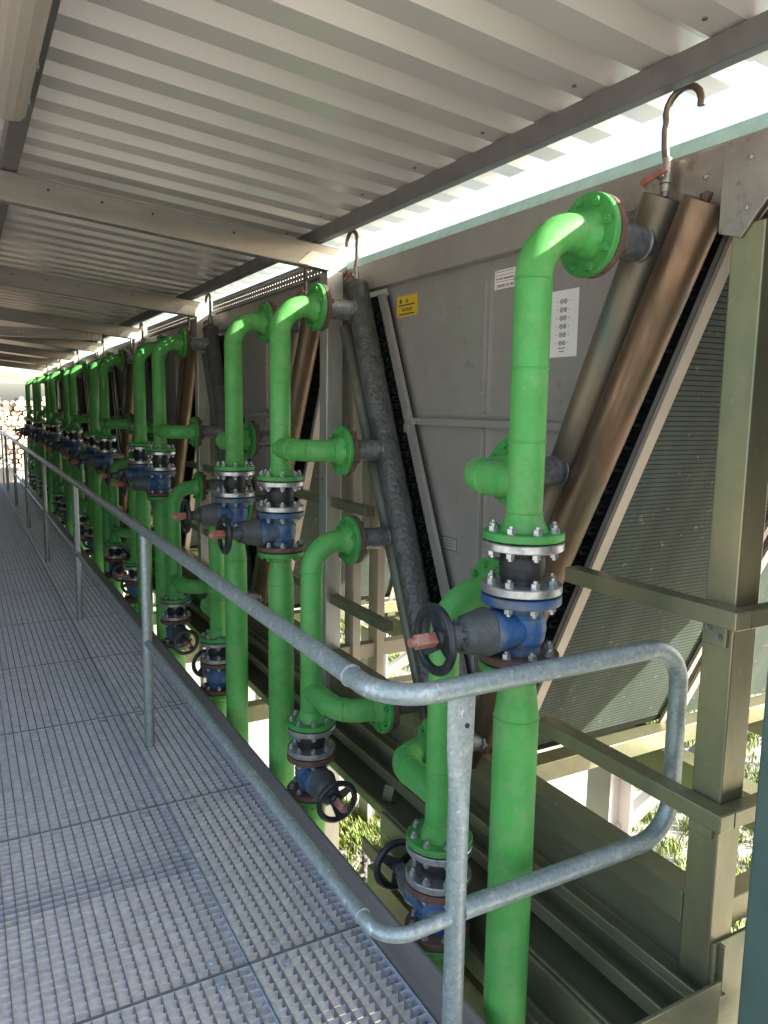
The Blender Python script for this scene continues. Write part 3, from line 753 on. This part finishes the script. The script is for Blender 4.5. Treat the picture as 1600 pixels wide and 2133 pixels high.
run('lip_angle', [(1.497, .268), (1.503, .268), (1.503, .300), (1.497, .300)])
run('lip_angle', [(1.265, .015), (1.335, .015), (1.335, .025), (1.275, .025), (1.275, .075), (1.265, .075)], y0=1.3, y1=2.42)
run('channel', y1=2.42, poly=[(1.345, .155), (1.357, .155), (1.357, -.02), (1.40, -.02), (1.40, -.032), (1.345, -.032)])
run('channel', [(1.29, -.05), (1.38, -.05), (1.38, -.062), (1.302, -.062), (1.302, -.26), (1.38, -.26), (1.38, -.272), (1.29, -.272)], y0=1.3, y1=2.42)
m = MB(); m.box(1.16, 1.556, 1.072, 1.082, .05, .325); m.build('end_plate', 'base', bf, bevel=.002)
m = MB(); m.box(1.556, 1.9, 1.10, 1.11, -.3, .405); m.build('end_plate', 'base', bf, bevel=.002)
for x in (2.55, 3.35): run('floor_beam', R4(x - .05, x + .05, .16, .298), 'base')
for k in range(8):
    y = 1.155 + k * PITCH
    m = MB(); m.box(1.636, 3.4, y - .04, y + .04, .17, .250); m.build('cross_member', 'cream' if k else 'base', bf, bevel=.003)
    m = MB(); m.box(1.636, 3.4, y - .03, y + .03, .41, .485); m.build('cross_member', 'cream' if k else 'olive', bf, bevel=.003)
    m = MB(); m.box(1.13, 1.62, y + .66, y + .74, -.13, -.03); m.build('bracket_beam', 'base', bf, bevel=.003)
    if k: m = MB(); m.prism([(1.38, -.272), (1.60, -.272), (1.60, .1), (1.53, .1)], y - .005, y + .005, 'y'); m.build('stiffener', 'base', bf)
for k in range(7):
    yc = YC0 + k * PITCH + .08
    m = MB(); xw = 2.50
    for dx in (-.066, .066): m.box(xw + dx - .006, xw + dx + .006, yc - .07, yc + .07, GROUND, .159)
    m.box(xw - .0595, xw + .0595, yc - .005, yc + .005, GROUND, .159); m.build('steel_column', 'column', bf)
    m = MB(); m.obox((2.95, yc, -.02), (.95, 0, .46), (0, .05, 0), (-.03, 0, .06)); m.build('brace', 'column', bf)
    m = MB(); m.obox((1.95, yc + .4, .02), (1.05, .5, -.30), (.02, -.04, 0), (.015, 0, .06)); m.build('brace', 'base', bf)

# pole in the right foreground
pl = empty('pole', (1.535, .945, 0)); tag(pl, 'teal green square pole cut by the right edge of the picture', 'pole')
m = MB(); m.box(-.04, .045, -.045, .04, GROUND, 2.2); m.build('shaft', 'tealpole', pl, bevel=.006)
# small grating by the pole
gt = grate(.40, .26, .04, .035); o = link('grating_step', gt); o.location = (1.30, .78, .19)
tag(o, 'small piece of metal grating in the bottom right corner below the base beams', 'grating')

# ------------------------------------------------------------------ ceiling lamp
lp = empty('ceiling_lamp', (.165, 1.9, 2.5)); tag(lp, 'unlit fluorescent ceiling lamp with ribbed cover in the top left corner', 'lamp')
m = MB(); m.box(-.05, .05, -.62, .67, .062, .092); m.build('housing', 'lampgrey', lp, bevel=.004)
prf = [(.050, .060), (.052, .040), (.046, .018), (.032, .004), (.012, 0), (-.012, 0), (-.032, .004), (-.046, .018), (-.052, .040), (-.050, .060)]
m = MB(); m.prism(prf, -.61, .655, 'y'); m.build('diffuser', 'acryl', lp, bevel=.003)
m = MB()
for yv in (-.2, .35, .62): m.box(.0525, .058, yv - .012, yv + .012, .04, .07)
m.build('clip', 'zinc', lp)
for yv in (-.45, .5): m = MB(); m.cyl((0, yv, .092), (0, yv, zr(.165) - 2.5 - .001), .008, 8); m.build('hanger', 'zinc', lp)

# ------------------------------------------------------------------ perforated cable trays
def cable_tray(L, label, loc, rz, z0=2.356):
    t = empty('cable_tray', loc); t.rotation_euler = (0, 0, rz); tag(t, label, 'cable tray', 'perforated cable trays')
    m = MB(); n = int(L / .040)
    for z in (0, .026, .052, .072): m.box(-.002, .002, 0, L, z, z + .018)
    for i in range(n + 1):
        yy = i * L / n; m.box(-.0017, .0017, max(0, yy - .014), min(L, yy + .014), .0005, .0895)
    m.build('side', 'panel', t); m = MB(); m.box(.0025, .08, 0, L, -.001, .001); m.build('base', 'panel', t)
    return t
cable_tray(2.0, 'perforated cable tray above the second cooler', (1.64, 3.55, 2.355), 0)
cable_tray(1.9, 'perforated cable tray above the third cooler', (1.64, 5.85, 2.355), 0)
cable_tray(1.3, 'perforated cable tray hung crosswise under the canopy', (1.35, 8.6, 2.36), PI / 2)

# ------------------------------------------------------------------ far end: timber beam, low wall and log pile
m = MB(); m.box(-3, 3.5, 19.6, 19.8, 2.13, 2.40); tag(m.build('timber_beam', 'timber', bevel=.01), 'brown timber beam across the far end of the walkway', 'beam')
m = MB(); m.box(-2, 2.2, 19.0, 19.15, GROUND, .20); m.box(-2, 2.2, 18.97, 19.18, .20, .25); tag(m.build('low_wall', 'concrete'), 'low grey concrete wall closing the far end beyond the rail', 'wall')
lg = empty('log_pile', (1.7, 27, GROUND)); tag(lg, 'sunlit stack of pale cut logs beyond the far end', 'log pile')
LOG = MB(); LOG.lathe([(.083, .01), (.085, .03), (.085, 2.4)], (0, 0, 0), (0, 1, 0), 9, False); LOG.cur = 1
LOG.add(LOG.ring((0, .01, 0), (1, 0, 0), (0, 0, 1), .083, 9), [tuple(range(9))]); LM = LOG.mesh('log', ['bark', 'log_end'])
cnt = 0
for r_ in range(21):
    for c_ in range(14):
        if cnt >= 296: break
        if r_ > 19 and random.random() < (r_ - 19) * .4: continue
        o = link('log', LM, lg); s_ = random.uniform(.9, 1.16)
        o.location = (-1.0 + c_ * .176 + (r_ % 2) * .088 + random.uniform(-.02, .02), random.uniform(-.15, .15), .09 + r_ * .152 + random.uniform(-.012, .012)); o.scale = (s_, 1, s_); cnt += 1

# ------------------------------------------------------------------ unseen wall left of the walkway, added and darkened to cut light
m = MB(); m.box(-1.75, -1.5, 3.1, 19.0, GROUND, 2.80); tag(m.build('side_wall_blocker', 'wall_blocker'), 'unseen dark wall added along the left side of the walkway to cut light', 'wall')

# ------------------------------------------------------------------ grass and stones
gm = MB()
def tuft(x, y, n, h):
    for i in range(n):
        a = random.uniform(0, 2 * PI); d = random.uniform(0, .10); bx_, by = x + d * math.cos(a), y + d * math.sin(a)
        hh = h * random.uniform(.5, 1.2); l = random.uniform(.3, .9) * hh; b = random.uniform(0, 2 * PI); wv = random.uniform(.003, .007)
        px_, py_ = math.cos(b + 1.57) * wv, math.sin(b + 1.57) * wv
        z = GROUND + .002
        gm.add([(bx_ - px_, by - py_, z), (bx_ + px_, by + py_, z), (bx_ + l * .45 * math.cos(b) + px_ * .8, by + l * .45 * math.sin(b) + py_ * .8, z + hh * .65),
                (bx_ + l * .45 * math.cos(b) - px_ * .8, by + l * .45 * math.sin(b) - py_ * .8, z + hh * .65), (bx_ + l * math.cos(b), by + l * math.sin(b), z + hh)], [(0, 1, 2, 3), (3, 2, 4)])
for i in range(2600):
    x = random.uniform(2.9, 9.0); y = random.uniform(2.2, 10.5)
    if math.sin(x * 1.9 + y * .7) + math.sin(y * 1.3 - x * .5) + random.uniform(-.8, .8) > -.45: tuft(x, y, 34, random.uniform(.03, .11))
for i in range(120): tuft(random.gauss(2.25, .16), random.gauss(4.55, .22), 22, random.uniform(.03, .10))
tag(gm.build('grass', 'grass'), 'patches of short green weeds on the gravel below the coolers', 'grass', kind='stuff')
sm_ = MB()
for i in range(260):
    x = random.gauss(2.0, .22); y = random.gauss(4.0, .25); r_ = random.uniform(.012, .04)
    sm_.lathe([(r_ * .5, -r_ * .6), (r_, 0), (r_ * .5, r_ * .7)], (x, y, GROUND + r_ * .4), (random.uniform(-.4, .4), random.uniform(-.4, .4), 1), 6)
tag(sm_.build('stones', 'stone'), 'loose dark stones on the ground beside the weeds', 'stones', kind='stuff')
